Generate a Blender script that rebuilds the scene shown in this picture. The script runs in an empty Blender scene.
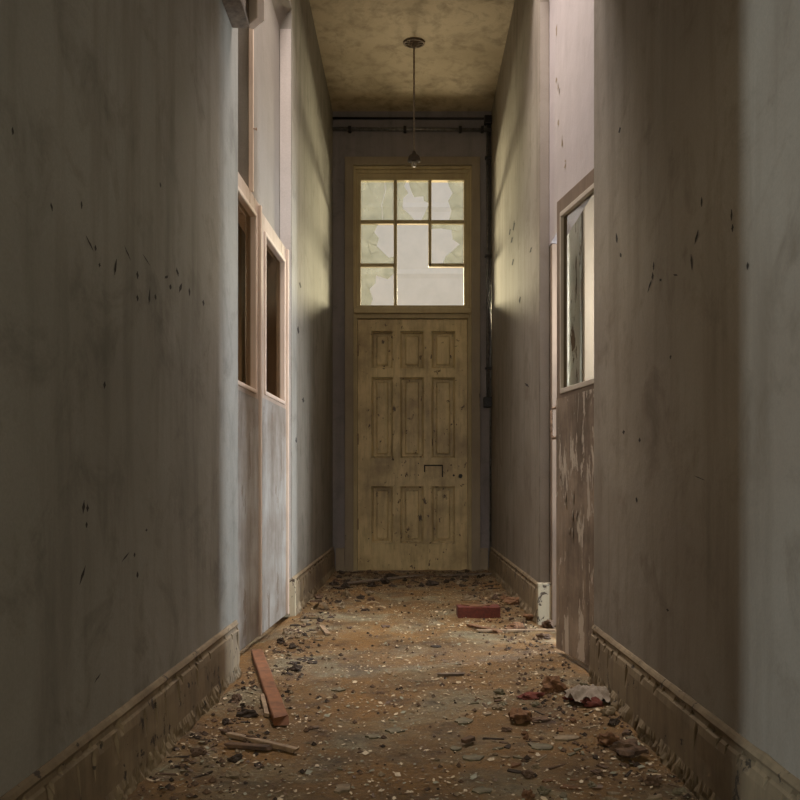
import bpy, bmesh, math, random
from mathutils import Vector, Matrix, noise
R = random.Random(7)
C = bpy.context.scene.collection
F = 800.0; CX, CY = 412.0, 487.0; EYE = 0.70
def flo(px, py):
    y = EYE*F/(py-CY); return ((px-CX)*y/F, y)
# ------------------------------------------------------------------ materials
def newmat(name):
    m = bpy.data.materials.new(name); m.use_nodes = True
    nt = m.node_tree; b = nt.nodes['Principled BSDF']
    return m, nt, b
def ND(nt, t, **k):
    n = nt.nodes.new(t)
    for a, v in k.items():
        if a in n.inputs: n.inputs[a].default_value = v
        else: setattr(n, a, v)
    return n
def coords(nt, scale=(1,1,1)):
    tc = ND(nt, 'ShaderNodeTexCoord'); mp = ND(nt, 'ShaderNodeMapping')
    mp.inputs['Scale'].default_value = scale
    nt.links.new(tc.outputs['Object'], mp.inputs['Vector']); return mp.outputs['Vector']
def noise_f(nt, vec, scale, detail=6, rough=.6, lo=.4, hi=.6, dist=0):
    n = ND(nt, 'ShaderNodeTexNoise'); n.inputs['Scale'].default_value = scale
    n.inputs['Detail'].default_value = detail; n.inputs['Roughness'].default_value = rough
    n.inputs['Distortion'].default_value = dist
    nt.links.new(vec, n.inputs['Vector'])
    m = ND(nt, 'ShaderNodeMapRange'); m.inputs['From Min'].default_value = lo; m.inputs['From Max'].default_value = hi
    nt.links.new(n.outputs['Fac'], m.inputs['Value']); return m.outputs['Result'], n.outputs['Fac']
def mix(nt, fac, a, b):
    m = ND(nt, 'ShaderNodeMix', data_type='RGBA')
    if isinstance(fac, float): m.inputs[0].default_value = fac
    else: nt.links.new(fac, m.inputs[0])
    for i, v in ((6, a), (7, b)):
        if isinstance(v, tuple): m.inputs[i].default_value = (*v, 1)
        else: nt.links.new(v, m.inputs[i])
    return m.outputs[2]
def mul(nt, a, k):
    m = ND(nt, 'ShaderNodeMath', operation='MULTIPLY'); nt.links.new(a, m.inputs[0])
    if isinstance(k, float): m.inputs[1].default_value = k
    else: nt.links.new(k, m.inputs[1])
    return m.outputs[0]
def bump(nt, b, h, strength=.3, dist=.01):
    n = ND(nt, 'ShaderNodeBump'); n.inputs['Strength'].default_value = strength; n.inputs['Distance'].default_value = dist
    nt.links.new(h, n.inputs['Height']); nt.links.new(n.outputs[0], b.inputs['Normal'])
def plaster(name, c1, c2, c3, chip=(.05,.04,.03), chips=.74, rough=.75, stain=.5):
    m, nt, b = newmat(name)
    v = coords(nt); vs = coords(nt, (1,1,.12))
    big, _ = noise_f(nt, v, 1.1, 5, .6, .35, .68)
    col = mix(nt, big, c1, c2)
    st, _ = noise_f(nt, vs, 9, 5, .6, .48, .75)
    col = mix(nt, mul(nt, st, stain*.7), col, c3)
    mid, _ = noise_f(nt, v, 5, 8, .7, .52, .78, .6)
    col = mix(nt, mul(nt, mid, stain), col, c3)
    ch, _ = noise_f(nt, coords(nt,(1,1,.6)), 14, 6, .65, chips, chips+.015, .3)
    col = mix(nt, ch, col, chip)
    fine, fr = noise_f(nt, v, 190, 3, .7, .3, .7)
    col = mix(nt, mul(nt, fine, .28), col, tuple(x*.45 for x in c1))
    nt.links.new(col, b.inputs['Base Color']); b.inputs['Roughness'].default_value = rough
    b.inputs['Specular IOR Level'].default_value = .25
    _, h1 = noise_f(nt, v, 7, 8, .6); bump(nt, b, h1, .22, .02)
    return m
def peel(name, paint, under, thr=.56, scale=9, vert=.35, dirt=(.10,.07,.04), dirtamt=.5, rough=.55):
    m, nt, b = newmat(name)
    v = coords(nt, (1,1,vert)); vv = coords(nt)
    f, raw = noise_f(nt, v, scale, 8, .68, thr, thr+.02, .4)
    d, _ = noise_f(nt, vv, 2.5, 6, .65, .42, .7)
    p = mix(nt, mul(nt, d, dirtamt), paint, dirt)
    g, _ = noise_f(nt, coords(nt,(1,1,.15)), 26, 5, .65, .45, .75)
    p = mix(nt, mul(nt, g, dirtamt*.7), p, dirt)
    col = mix(nt, f, p, under)
    nt.links.new(col, b.inputs['Base Color']); b.inputs['Roughness'].default_value = rough
    inv = ND(nt, 'ShaderNodeMath', operation='SUBTRACT'); inv.inputs[0].default_value = 1; nt.links.new(f, inv.inputs[1])
    bump(nt, b, inv.outputs[0], .5, .004)
    return m
def simple(name, c, c2=None, scale=20, rough=.7, metal=0, bstr=.3):
    m, nt, b = newmat(name)
    v = coords(nt); f, raw = noise_f(nt, v, scale, 6, .65, .38, .65)
    col = mix(nt, f, c, c2 or tuple(x*.5 for x in c))
    nt.links.new(col, b.inputs['Base Color']); b.inputs['Roughness'].default_value = rough; b.inputs['Metallic'].default_value = metal
    bump(nt, b, raw, bstr, .005)
    return m
M = {}
M['wallL'] = plaster('plaster_left', (.34,.32,.275), (.25,.235,.195), (.10,.085,.065), chips=.80, stain=.75)
M['wallR'] = plaster('plaster_right', (.35,.315,.26), (.25,.21,.165), (.12,.09,.06), chips=.80, stain=.75)
M['wallFar'] = plaster('plaster_far', (.30,.275,.27), (.23,.205,.205), (.055,.05,.05), chips=.8)
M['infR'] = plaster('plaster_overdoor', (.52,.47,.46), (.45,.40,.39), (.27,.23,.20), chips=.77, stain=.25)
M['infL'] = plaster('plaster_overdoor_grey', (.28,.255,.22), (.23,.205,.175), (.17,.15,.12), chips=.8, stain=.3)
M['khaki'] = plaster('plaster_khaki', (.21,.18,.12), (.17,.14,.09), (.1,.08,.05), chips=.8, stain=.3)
M['ceil'] = plaster('plaster_ceiling', (.58,.49,.34), (.46,.38,.25), (.12,.09,.055), chips=.83, stain=.85)
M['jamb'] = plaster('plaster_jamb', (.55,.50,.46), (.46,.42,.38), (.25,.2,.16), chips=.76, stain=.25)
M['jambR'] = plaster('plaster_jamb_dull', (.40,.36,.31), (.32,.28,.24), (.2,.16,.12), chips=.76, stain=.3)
M['base'] = peel('skirting_plaster', (.27,.205,.12), (.045,.032,.02), .61, 20, .9, (.09,.06,.033), .85, .75)
M['blockw'] = peel('plinth_white', (.44,.38,.26), (.07,.045,.025), .55, 20, .8, (.25,.18,.1), .4, .6)
M['doorfar'] = peel('door_cream_paint', (.66,.52,.26), (.10,.06,.03), .62, 24, .6, (.20,.13,.055), .8, .42)
M['frame'] = peel('frame_cream_paint', (.48,.39,.21), (.13,.09,.045), .68, 14, .4, (.24,.175,.09), .5, .5)
M['arch'] = peel('architrave_paint', (.30,.245,.165), (.10,.07,.05), .69, 10, .4, (.16,.12,.085), .5, .6)
M['pinkwood'] = peel('pink_peeling_paint', (.46,.36,.28), (.15,.09,.055), .63, 18, .12, (.24,.15,.10), .5, .6)
M['pinkedge'] = peel('salmon_paint', (.58,.46,.36), (.2,.12,.07), .70, 18, .2, (.34,.22,.15), .3, .6)
M['lowpanel'] = peel('greyish_worn_panel', (.38,.36,.32), (.20,.15,.11), .60, 9, .30, (.15,.105,.07), .9, .6)
M['brownleaf'] = peel('brown_worn_panel', (.38,.29,.21), (.58,.50,.40), .56, 13, .26, (.08,.055,.035), 1.0, .65)
M['brownrail'] = peel('brown_rail', (.25,.18,.125), (.10,.07,.05), .7, 10, .4, (.1,.07,.05), .6, .65)
M['whitepeel'] = peel('white_green_peeling', (.80,.80,.72), (.20,.14,.09), .545, 22, .10, (.36,.40,.33), .5, .6)
M['cream'] = peel('cream_smooth', (.62,.55,.45), (.3,.22,.15), .72, 8, .2, (.42,.35,.27), .4, .6)
M['rust'] = simple('rusty_iron', (.36,.25,.17), (.16,.10,.06), 60, .75, .3)
M['iron'] = simple('dark_iron', (.035,.03,.03), (.018,.016,.016), 50, .45, .4)
M['pipe'] = simple('painted_pipe', (.22,.21,.20), (.10,.095,.09), 30, .3, .4)
M['fitting'] = simple('dusty_fitting', (.26,.21,.16), (.15,.12,.09), 50, .8, 0)
M['lampglass'] = simple('dusty_white_porcelain', (.42,.38,.32), (.3,.27,.22), 30, .3)
M['brick'] = simple('red_brick', (.15,.037,.022), (.09,.026,.018), 70, .95)
M['bricklt'] = simple('dusty_brick', (.22,.115,.05), (.10,.045,.022), 60, .95)
M['redwood'] = simple('red_painted_timber', (.25,.10,.038), (.14,.058,.024), 25, .7)
M['palewood'] = simple('pale_timber', (.38,.27,.16), (.22,.15,.09), 40, .7)
M['greywood'] = simple('grey_timber', (.23,.18,.13), (.12,.09,.07), 40, .8)
M['chunkp'] = simple('plaster_rubble', (.30,.23,.14), (.15,.11,.065), 35, .9)
M['chunkg'] = simple('green_grey_chip', (.20,.17,.10), (.10,.085,.05), 35, .8)
M['chunkd'] = simple('dark_rubble', (.055,.036,.022), (.03,.02,.012), 35, .95)
M['chunkb'] = simple('brown_rubble', (.15,.09,.05), (.07,.045,.03), 35, .95)
M['flakeL'] = simple('light_flake', (.66,.54,.35), (.42,.33,.20), 60, .55)
M['flakeG'] = simple('green_flake', (.30,.30,.20), (.2,.19,.12), 60, .55)
M['flakeB'] = simple('brown_flake', (.17,.10,.05), (.09,.055,.03), 60, .6)
M['slit'] = simple('bare_plaster_scar', (.035,.028,.022), (.02,.016,.013), 40, .9)
M['curl'] = simple('curled_paint', (.30,.26,.21), (.2,.17,.13), 40, .7)
M['cloth'] = simple('dusty_rag', (.27,.225,.17), (.17,.13,.09), 30, .9)
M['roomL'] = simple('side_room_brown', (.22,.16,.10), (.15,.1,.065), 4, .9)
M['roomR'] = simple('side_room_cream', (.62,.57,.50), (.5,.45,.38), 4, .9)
def glassmat():
    m, nt, b = newmat('grimy_frosted_glass')
    v = coords(nt); f, raw = noise_f(nt, v, 11, 7, .65, .35, .7)
    col = mix(nt, f, (.43,.445,.40), (.24,.26,.205))
    d = ND(nt, 'ShaderNodeBsdfDiffuse'); t = ND(nt, 'ShaderNodeBsdfTranslucent'); tr = ND(nt, 'ShaderNodeBsdfTransparent')
    nt.links.new(col, d.inputs[0]); nt.links.new(col, t.inputs[0])
    m1 = ND(nt, 'ShaderNodeMixShader'); m1.inputs[0].default_value = .22
    nt.links.new(d.outputs[0], m1.inputs[1]); nt.links.new(t.outputs[0], m1.inputs[2])
    m2 = ND(nt, 'ShaderNodeMixShader'); m2.inputs[0].default_value = .55
    nt.links.new(m1.outputs[0], m2.inputs[1]); nt.links.new(tr.outputs[0], m2.inputs[2])
    nt.links.new(m2.outputs[0], nt.nodes['Material Output'].inputs[0])
    return m
M['glass'] = glassmat()
def clearglass():
    m, nt, b = newmat('dusty_clear_glass')
    tr = ND(nt, 'ShaderNodeBsdfTransparent'); tr.inputs[0].default_value = (.66,.63,.58,1)
    g = ND(nt, 'ShaderNodeBsdfGlossy'); g.inputs['Roughness'].default_value = .4; g.inputs[0].default_value = (.6,.6,.6,1)
    m2 = ND(nt, 'ShaderNodeMixShader'); m2.inputs[0].default_value = .003
    nt.links.new(tr.outputs[0], m2.inputs[1]); nt.links.new(g.outputs[0], m2.inputs[2])
    nt.links.new(m2.outputs[0], nt.nodes['Material Output'].inputs[0])
    return m
M['clear'] = clearglass()
def floormat():
    m, nt, b = newmat('littered_earth_floor')
    v = coords(nt)
    a, _ = noise_f(nt, v, 2.2, 7, .65, .38, .62)
    col = mix(nt, a, (.285,.15,.038), (.18,.105,.034))
    g, _ = noise_f(nt, v, 3.1, 6, .6, .50, .64, .5)
    col = mix(nt, mul(nt, g, .7), col, (.27,.25,.15))
    d, _ = noise_f(nt, v, 6, 8, .7, .50, .68)
    col = mix(nt, mul(nt, d, .8), col, (.05,.03,.015))
    vo = ND(nt, 'ShaderNodeTexVoronoi'); vo.inputs['Scale'].default_value = 75; nt.links.new(coords(nt,(1,1,1)), vo.inputs['Vector'])
    lt = ND(nt, 'ShaderNodeMath', operation='LESS_THAN'); nt.links.new(vo.outputs['Distance'], lt.inputs[0]); lt.inputs[1].default_value = .25
    sel = ND(nt, 'ShaderNodeSeparateColor'); nt.links.new(vo.outputs['Color'], sel.inputs[0])
    gt = ND(nt, 'ShaderNodeMath', operation='GREATER_THAN'); nt.links.new(sel.outputs[0], gt.inputs[0]); gt.inputs[1].default_value = .72
    col = mix(nt, mul(nt, mul(nt, lt.outputs[0], gt.outputs[0]), .8), col, (.42,.36,.24))
    f, raw = noise_f(nt, v, 60, 6, .75, .42, .7)
    col = mix(nt, mul(nt, f, .6), col, (.06,.035,.018))
    nt.links.new(col, b.inputs['Base Color']); b.inputs['Roughness'].default_value = .62
    _, h = noise_f(nt, v, 30, 8, .75); bump(nt, b, h, .9, .02)
    return m
M['floor'] = floormat()
M['outwall'] = simple('pale_render_outside', (.62,.58,.53), (.56,.53,.48), 3, .9)
M['ground'] = simple('ground_outside', (.3,.28,.2), (.2,.18,.12), 3, .9)
# ------------------------------------------------------------------ mesh helpers
def BM(): return bmesh.new()
def box(bm, x0, x1, y0, y1, z0, z1, bev=0, mi=0, mat=None):
    vs = [bm.verts.new((x, y, z)) for x in (x0,x1) for y in (y0,y1) for z in (z0,z1)]
    q = [(0,1,3,2),(4,6,7,5),(0,4,5,1),(2,3,7,6),(0,2,6,4),(1,5,7,3)]
    fs = [bm.faces.new([vs[i] for i in f]) for f in q]
    for f in fs: f.material_index = mi
    if bev > 0:
        es = {e for f in fs for e in f.edges}
        r = bmesh.ops.bevel(bm, geom=list(es), offset=bev, segments=2, affect='EDGES', profile=.5)
        allv = {v for f in r['faces'] for v in f.verts} | {v for v in vs if v.is_valid}
        vs = list(allv)
    if mat is not None:
        for v in vs:
            if v.is_valid: v.co = mat @ v.co
    return vs
def prism(bm, pts, axis, a, b, mi=0):
    """extrude closed 2D polygon along axis ('x','y','z') from a to b"""
    def P(p, t):
        return {'x': (t, p[0], p[1]), 'y': (p[0], t, p[1]), 'z': (p[0], p[1], t)}[axis]
    A = [bm.verts.new(P(p, a)) for p in pts]; B = [bm.verts.new(P(p, b)) for p in pts]
    n = len(pts); fs = [bm.faces.new(A), bm.faces.new(B[::-1])]
    for i in range(n): fs.append(bm.faces.new([A[i], B[i], B[(i+1)%n], A[(i+1)%n]]))
    for f in fs: f.material_index = mi
    return A+B
def tube(bm, pts, r, seg=12, cap=True):
    pts = [Vector(p) for p in pts]; rings = []
    rr = r if isinstance(r, (list, tuple)) else [r]*len(pts)
    for i, p in enumerate(pts):
        d = (pts[min(i+1, len(pts)-1)] - pts[max(i-1, 0)]).normalized()
        u = d.cross(Vector((0,0,1)) if abs(d.z) < .9 else Vector((1,0,0))).normalized(); w = d.cross(u)
        rings.append([bm.verts.new(p + (u*math.cos(2*math.pi*k/seg) + w*math.sin(2*math.pi*k/seg))*rr[i]) for k in range(seg)])
    for a, b in zip(rings, rings[1:]):
        for k in range(seg):
            f = bm.faces.new([a[k], a[(k+1)%seg], b[(k+1)%seg], b[k]]); f.smooth = True
    if cap: bm.faces.new(rings[0][::-1]); bm.faces.new(rings[-1])
def obj(name, bm, mats, parent=None, kind=None, loc=None, rot=None):
    bmesh.ops.recalc_face_normals(bm, faces=bm.faces[:])
    me = bpy.data.meshes.new(name); bm.to_mesh(me); bm.free()
    for m in (mats if isinstance(mats, (list, tuple)) else [mats]): me.materials.append(m)
    o = bpy.data.objects.new(name, me); C.objects.link(o)
    if parent: o.parent = parent
    if loc: o.location = loc
    if rot: o.rotation_euler = rot
    if kind: o['kind'] = kind
    return o
def tag(o, label, cat, group=None):
    o['label'] = label; o['category'] = cat
    if group: o['group'] = group
    return o
def empty(name, loc, rz=0):
    o = bpy.data.objects.new(name, None); C.objects.link(o); o.location = loc; o.rotation_euler = (0,0,rz); o.empty_display_size = .1
    return o
def sbox(name, dims, mat, bev=0, kind='structure'):
    bm = BM(); box(bm, *dims, bev=bev); return obj(name, bm, mat, kind=kind)
# ------------------------------------------------------------------ dimensions
W = .65; H = 3.78; D = 6.56
LN, LF = 3.02, 4.32      # left opening (near, far)
RN, RF = 2.857, 4.08      # right opening
HEAD = 1.99
# floor : shallow uneven litter surface
def fh(x, y):
    h = .006*noise.noise(Vector((x*3, y*3, 0))) + .004*noise.noise(Vector((x*11, y*11, 4)))
    e = max(0, abs(x)-.36)/.29
    near = 1 if y < 2.8 else .5
    h += .022*min(1, e)**1.5*near*(1+.8*noise.noise(Vector((x*8, y*8, 9))))
    if y > 5.7 and y < 6.6: h += .012*min(1, (y-5.7)/.3)*(1+noise.noise(Vector((x*9, y*9, 2))))
    if abs(x) > .6: h *= max(0, 1-(abs(x)-.6)/.08)
    return max(h, -.004)
bm = BM()
NX, NY = 90, 300; X0, X1, Y0, Y1 = -.66, .66, -.3, 6.62
g = [[bm.verts.new((X0+(X1-X0)*i/NX, Y0+(Y1-Y0)*j/NY, fh(X0+(X1-X0)*i/NX, Y0+(Y1-Y0)*j/NY))) for j in range(NY+1)] for i in range(NX+1)]
for i in range(NX):
    for j in range(NY):
        f = bm.faces.new([g[i][j], g[i+1][j], g[i+1][j+1], g[i][j+1]]); f.smooth = True
box(bm, -3.6, 3.6, -2.2, 6.9, -.12, -.008)
obj('floor', bm, M['floor'], kind='structure')
# ceiling : two slabs with a gap for the added overhead fill lamp
bm = BM(); box(bm, -W-.3, W+.3, -2.2, 3.0, H, H+.15); box(bm, -W-.3, W+.3, 4.16, D+.25, H, H+.15)
obj('ceiling', bm, M['ceil'], kind='structure')
bm = BM()
box(bm, -.82, -.72, 3.0, 4.16, H+.001, 4.7); box(bm, .72, .82, 3.0, 4.16, H+.001, 4.7)
box(bm, -.82, .82, 2.9, 2.999, H+.151, 4.7); box(bm, -.82, .82, 4.161, 4.26, H+.151, 4.7)
obj('fill_lamp_well', bm, M['infR'], kind='structure')  # well added around the overhead fill lamp, out of view
sbox('light_block_near', (-W+.001, W-.001, 2.70, 2.84, 2.72, H-.001), M['wallR'])  # added unseen bulkhead, keeps the overhead fill off the near walls
sbox('light_block_far', (-W+.001, W-.001, 4.22, 4.31, 3.42, H-.001), M['wallL'])  # added unseen bulkhead, shields the far ceiling from the overhead fill
# left wall
bm = BM()
r = .035
pts = [(-W, 1.12), (-W, LN-r)] + [(-W-r+r*math.cos(a), LN-r+r*math.sin(a)) for a in [math.pi/2*k/5 for k in range(1,6)]] + [(-.92, LN), (-.92, 1.12)]
prism(bm, pts, 'z', 0, H)
box(bm, -.92, -W, -2.1, .15, 0, H); box(bm, -.92, -W, .15, 1.12, 2.7, H)  # assumed unseen opening beside the camera, admits the near room lamp
box(bm, -.92, -W, LF, D+.001, 0, H)
bmesh.ops.recalc_face_normals(bm, faces=bm.faces[:])
obj('wall_left', bm, M['wallL'], kind='structure')
# right wall
bm = BM()
box(bm, W, .92, -2.1, 2.74, 0, H); box(bm, W, .68, 2.74, RN, 0, H)
box(bm, W, .92, RF, D+.001, 0, H)
obj('wall_right', bm, M['wallR'], kind='structure')
sbox('wall_back', (-.92, .92, -2.3, -2.1, 0, H), M['wallR'])
# over-door panels, splayed out to the wall face above
def inf(name, s, xi, y0, y1, z0, mat, xo=.86):
    bm = BM(); zz = 3.20
    p = [(s*xi, z0), (s*xi, zz-.02), (s*(W+.035), zz+.045), (s*W, zz+.08), (s*W, H), (s*xo, H), (s*xo, z0)]
    prism(bm, p, 'y', y0, y1); return obj(name, bm, mat, kind='structure')
HR = 1.93
inf('wall_overdoor_right', 1, .70, 2.741, RF-.001, HR, M['infR'], xo=.76)
inf('wall_overdoor_left', -1, .715, 3.56, LF-.001, HEAD+.02, M['infL'])
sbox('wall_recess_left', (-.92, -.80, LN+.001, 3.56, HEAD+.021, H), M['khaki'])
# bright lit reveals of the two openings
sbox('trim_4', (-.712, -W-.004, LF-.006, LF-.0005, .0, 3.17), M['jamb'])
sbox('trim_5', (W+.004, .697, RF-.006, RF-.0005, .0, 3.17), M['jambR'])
# far wall with the door hole
bm = BM()
hx0, hx1, hz = -.49, .49, 3.35
box(bm, -W, hx0, D, D+.12, 0, H); box(bm, hx1, W, D, D+.12, 0, H); box(bm, hx0, hx1, D, D+.12, hz, H)
obj('wall_far', bm, M['wallFar'], kind='structure')
# side rooms
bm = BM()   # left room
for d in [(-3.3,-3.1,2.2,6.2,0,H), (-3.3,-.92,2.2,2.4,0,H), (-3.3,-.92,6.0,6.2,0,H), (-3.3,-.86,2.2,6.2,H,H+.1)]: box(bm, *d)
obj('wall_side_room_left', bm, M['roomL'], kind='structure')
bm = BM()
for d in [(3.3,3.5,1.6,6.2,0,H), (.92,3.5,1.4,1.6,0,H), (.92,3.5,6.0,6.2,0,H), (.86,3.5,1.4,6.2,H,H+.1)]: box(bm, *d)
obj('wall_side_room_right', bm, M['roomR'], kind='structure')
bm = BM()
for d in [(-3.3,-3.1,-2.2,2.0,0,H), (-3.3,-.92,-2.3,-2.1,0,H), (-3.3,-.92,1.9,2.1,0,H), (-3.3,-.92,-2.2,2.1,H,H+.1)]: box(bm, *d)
obj('wall_side_room_near', bm, M['roomR'], kind='structure')  # assumed unseen room housing the near lamp
sbox('light_block_right', (.95, 1.0, 2.2, 3.50, 0, H-.01), M['roomR'])  # added unseen stub wall, stops assumed lamp light passing through the ajar leaf's glass
sbox('light_block_return', (.921, .949, 2.2, 2.3, 0, H-.01), M['roomR'])  # closes the gap behind the added stub wall
# skirtings
def skirt(name, s, y0, y1, h=.21, seed=0, endblock=None):
    bm = BM(); n = max(8, int((y1-y0)/.006))
    prof = [(W+.001, h), (W-.003, h), (W-.008, h-.005), (W-.012, h-.012), (W-.008, h-.020), (W-.010, h-.030), (W-.014, h-.036), (W-.016, h-.055), (W-.017, h*.5), (W-.0175, .06), (W-.018, .042), (W-.019, .026), (W-.020, .012), (W-.020, -.01), (W+.001, -.01)]
    rings = []
    for i in range(n+1):
        y = y0+(y1-y0)*i/n; row = []
        for k, (x, z) in enumerate(prof):
            dx = 0; dz = 0
            if 1 <= k <= 13:
                q = noise.noise(Vector((y*9+seed, z*18, seed))); 
                dx = .0022*q
                if noise.noise(Vector((y*26+seed, k*3.3, seed))) > .30 and k in (5,6,7): dx += .007
                if k >= 10: dx += .012*noise.noise(Vector((y*70+seed*3, z*90, 3)))-.018*max(0, noise.noise(Vector((y*13+seed, z*22, 8))))
                if k in (1,2): dz = .006*noise.noise(Vector((y*12, seed, 1)))
            row.append(bm.verts.new((s*(x+dx), y, z+dz)))
        rings.append(row)
    for a, b in zip(rings, rings[1:]):
        for k in range(len(prof)-1): bm.faces.new([a[k], a[k+1], b[k+1], b[k]])
    bm.faces.new(rings[0]); bm.faces.new(rings[-1][::-1])
    return obj(name, bm, M['base'], kind='structure')
skirt('baseboard_left', -1, 1.12, 2.94, seed=1)
skirt('baseboard_right', 1, -.3, 2.85, seed=2)
skirt('baseboard_left_far', -1, LF+.001, D-.001, seed=3)
skirt('baseboard_right_far', 1, RF+.001, D-.001, seed=4)
def block(name, x0, x1, y0, y1, h, mat):
    bm = BM(); box(bm, x0, x1, y0, y1, 0, h, bev=.004); return obj(name, bm, mat, kind='structure')
block('trim_6', .633, .715, RF-.045, RF-.007, .215, M['blockw'])
block('trim_7', -.712, -.625, LF-.03, LF-.007, .205, M['blockw'])
block('trim_8', .555, .622, D-.03, D-.001, .20, M['arch'])
block('trim_9', -.622, -.552, D-.03, D-.001, .20, M['arch'])
# ------------------------------------------------------------------ far door
X = lambda px: (px-CX)/F*D
Z = lambda py: EYE+(CY-py)/F*D
dr = empty('door_1', (0, D, 0)); dr['kind'] = 'structure'
# architrave
bm = BM()
def arch_strip(bm, x0, x1, z0, z1, y0, y1, bev=.003): box(bm, x0, x1, y0, y1, z0, z1, bev=bev)
arch_strip(bm, X(345), X(353.5), 0, Z(158), -.03, .02); arch_strip(bm, X(471.5), X(480), 0, Z(158), -.03, .02)
arch_strip(bm, X(345), X(480), Z(166), Z(158), -.031, .021)
obj('architrave', bm, M['arch'], dr)
bm = BM()
a0, a1 = X(353.5), X(357); b0, b1 = X(468), X(471.5)
for x0, x1, y0 in ((a0, a0+.014, -.012), (a0+.014, a1+.002, .01), (b0-.002, b1-.014, .01), (b1-.014, b1, -.012)):
    box(bm, x0, x1, y0, .12, 0, Z(166.5), bev=.003)
box(bm, a0, b1, -.012, .12, Z(169), Z(166.2), bev=.003); box(bm, a1, b0, .008, .12, Z(172.5), Z(169), bev=.003)
obj('door_frame', bm, M['frame'], dr)
bm = BM()
box(bm, X(354), X(471), -.04, .10, Z(314), Z(308.5), bev=.006); box(bm, X(357), X(468), .0, .10, Z(318), Z(313.5), bev=.004); box(bm, X(356), X(469), -.01, .10, Z(309), Z(305.5), bev=.004)
obj('transom_rail', bm, M['frame'], dr)
bm = BM(); box(bm, X(353), X(472), -.02, .12, -.01, .012, bev=.004); obj('threshold', bm, M['greywood'], dr)
# leaf
lf = BM()
yl = .035; th = .055
cols = [(371.5,392.5), (400.5,423.5), (432,455)]; rows = [(330.5,367.5), (377,457.5), (486.5,543.5)]
LX0, LX1, LZ0, LZ1 = X(357.4), X(467.6), .012, Z(318.3)
xs = [LX0]+[X(v) for c in cols for v in c]+[LX1]
for i in (0,2,4,6): box(lf, xs[i], xs[i+1], yl, yl+th, LZ0 if i in (0,6) else Z(543.5)-.02, LZ1 if i in (0,6) else Z(330.5)+.02, bev=.003)
for z0, z1 in ((LZ0, Z(543.5)), (Z(486.5), Z(457.5)), (Z(377), Z(367.5)), (Z(330.5), LZ1)):
    box(lf, xs[1]-.004, xs[6]+.004, yl-.0008, yl+th, z0, z1, bev=.003)
leaf = obj('door_leaf', lf, M['doorfar'], dr)
for (c0, c1) in cols:
    for (r0, r1) in rows:
        bm = BM(); x0, x1, z1, z0 = X(c0), X(c1), Z(r0), Z(r1)
        box(bm, x0-.006, x1+.006, yl+.050, yl+.0545, z0-.006, z1+.006)
        box(bm, x0+.036, x1-.036, yl+.032, yl+.052, z0+.03, z1-.03, bev=.012)
        for (p0, p1, q0, q1) in ((x0-.001, x0+.013, z0, z1), (x1-.013, x1+.001, z0, z1), (x0, x1, z1-.012, z1+.001), (x0, x1, z0-.001, z0+.012)):
            box(bm, p0, p1, yl+.022, yl+.052, q0, q1, bev=.007)
        obj('door_panel', bm, M['doorfar'], leaf)
bm = BM(); box(bm, X(425.5), X(441.8), yl-.006, yl+.002, Z(477), Z(466), bev=.002)
pl = obj('letter_plate', bm, M['doorfar'], leaf)
bm = BM(); box(bm, X(424), X(443), yl-.003, yl+.002, Z(466), Z(464.6)); box(bm, X(424), X(425.2), yl-.003, yl+.002, Z(472), Z(465)); box(bm, X(442), X(443.2), yl-.003, yl+.002, Z(477), Z(465))
s_ = obj('letter_slot', bm, M['slit'], leaf); s_['label'] = 'dark gap around the letter plate'
bm = BM(); tube(bm, [(X(460.5), yl+.005, Z(476)), (X(460.5), yl-.012, Z(476)), (X(460.5), yl-.035, Z(476)), (X(460.5), yl-.045, Z(476))], [.008,.008,.017,.010], 14)
k_ = obj('door_knob', bm, M['iron'], leaf)
bm = BM()
for px, py, r_ in ((454,475.3,.009), (401.5,475,.005), (418.5,475,.005), (418.5,463.3,.005), (459,466,.004), (402,462,.004), (368.5,539,.005)):
    tube(bm, [(X(px), yl+.002, Z(py)), (X(px), yl-.0025, Z(py))], r_, 10)
obj('screw_hole', bm, M['slit'], leaf, kind='stuff')
bm = BM()
for z in (.35, 1.05, 1.78): tube(bm, [(X(357.2), yl-.004, z), (X(357.2), yl-.004, z+.09)], .009, 10)
obj('hinges', bm, M['rust'], leaf)
# ------------------------------------------------------------------ transom window
wn = empty('window_1', (0, D, 0)); wn['kind'] = 'structure'
bm = BM()
gx0, gx1, gz0, gz1 = X(360.6), X(464), Z(305.6), Z(179.2)
box(bm, X(356), gx0, .02, .075, Z(306), Z(172), bev=.005); box(bm, gx1, X(469.2), .02, .075, Z(306), Z(172), bev=.005)
box(bm, X(356), X(469.2), .019, .076, gz1, Z(172), bev=.005); box(bm, X(356), X(469.2), .019, .076, Z(308), gz0, bev=.005)
obj('window_frame', bm, M['frame'], wn)
def bar(x0, x1, z0, z1):
    bm = BM(); box(bm, x0, x1, .028, .066, z0, z1, bev=.005); obj('glazing_bar', bm, M['frame'], wn)
bar(X(393.6), X(397), gz0, gz1); bar(X(428.4), X(431.6), Z(264.8), gz1)
bar(gx0, X(393.6), Z(222.6), Z(218.6)); bar(X(397), X(428.4), Z(222.6), Z(218.6)); bar(X(431.6), gx1, Z(222.6), Z(218.6))
bar(gx0, X(393.6), Z(265.8), Z(262.2)); bar(X(428.6), gx1, Z(265.8), Z(262.2))
CO = [(360.6,393.6),(397,428.4),(431.6,464)]; RO = [(179.2,218.6),(222.6,262.2),(265.8,305.6)]
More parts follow.
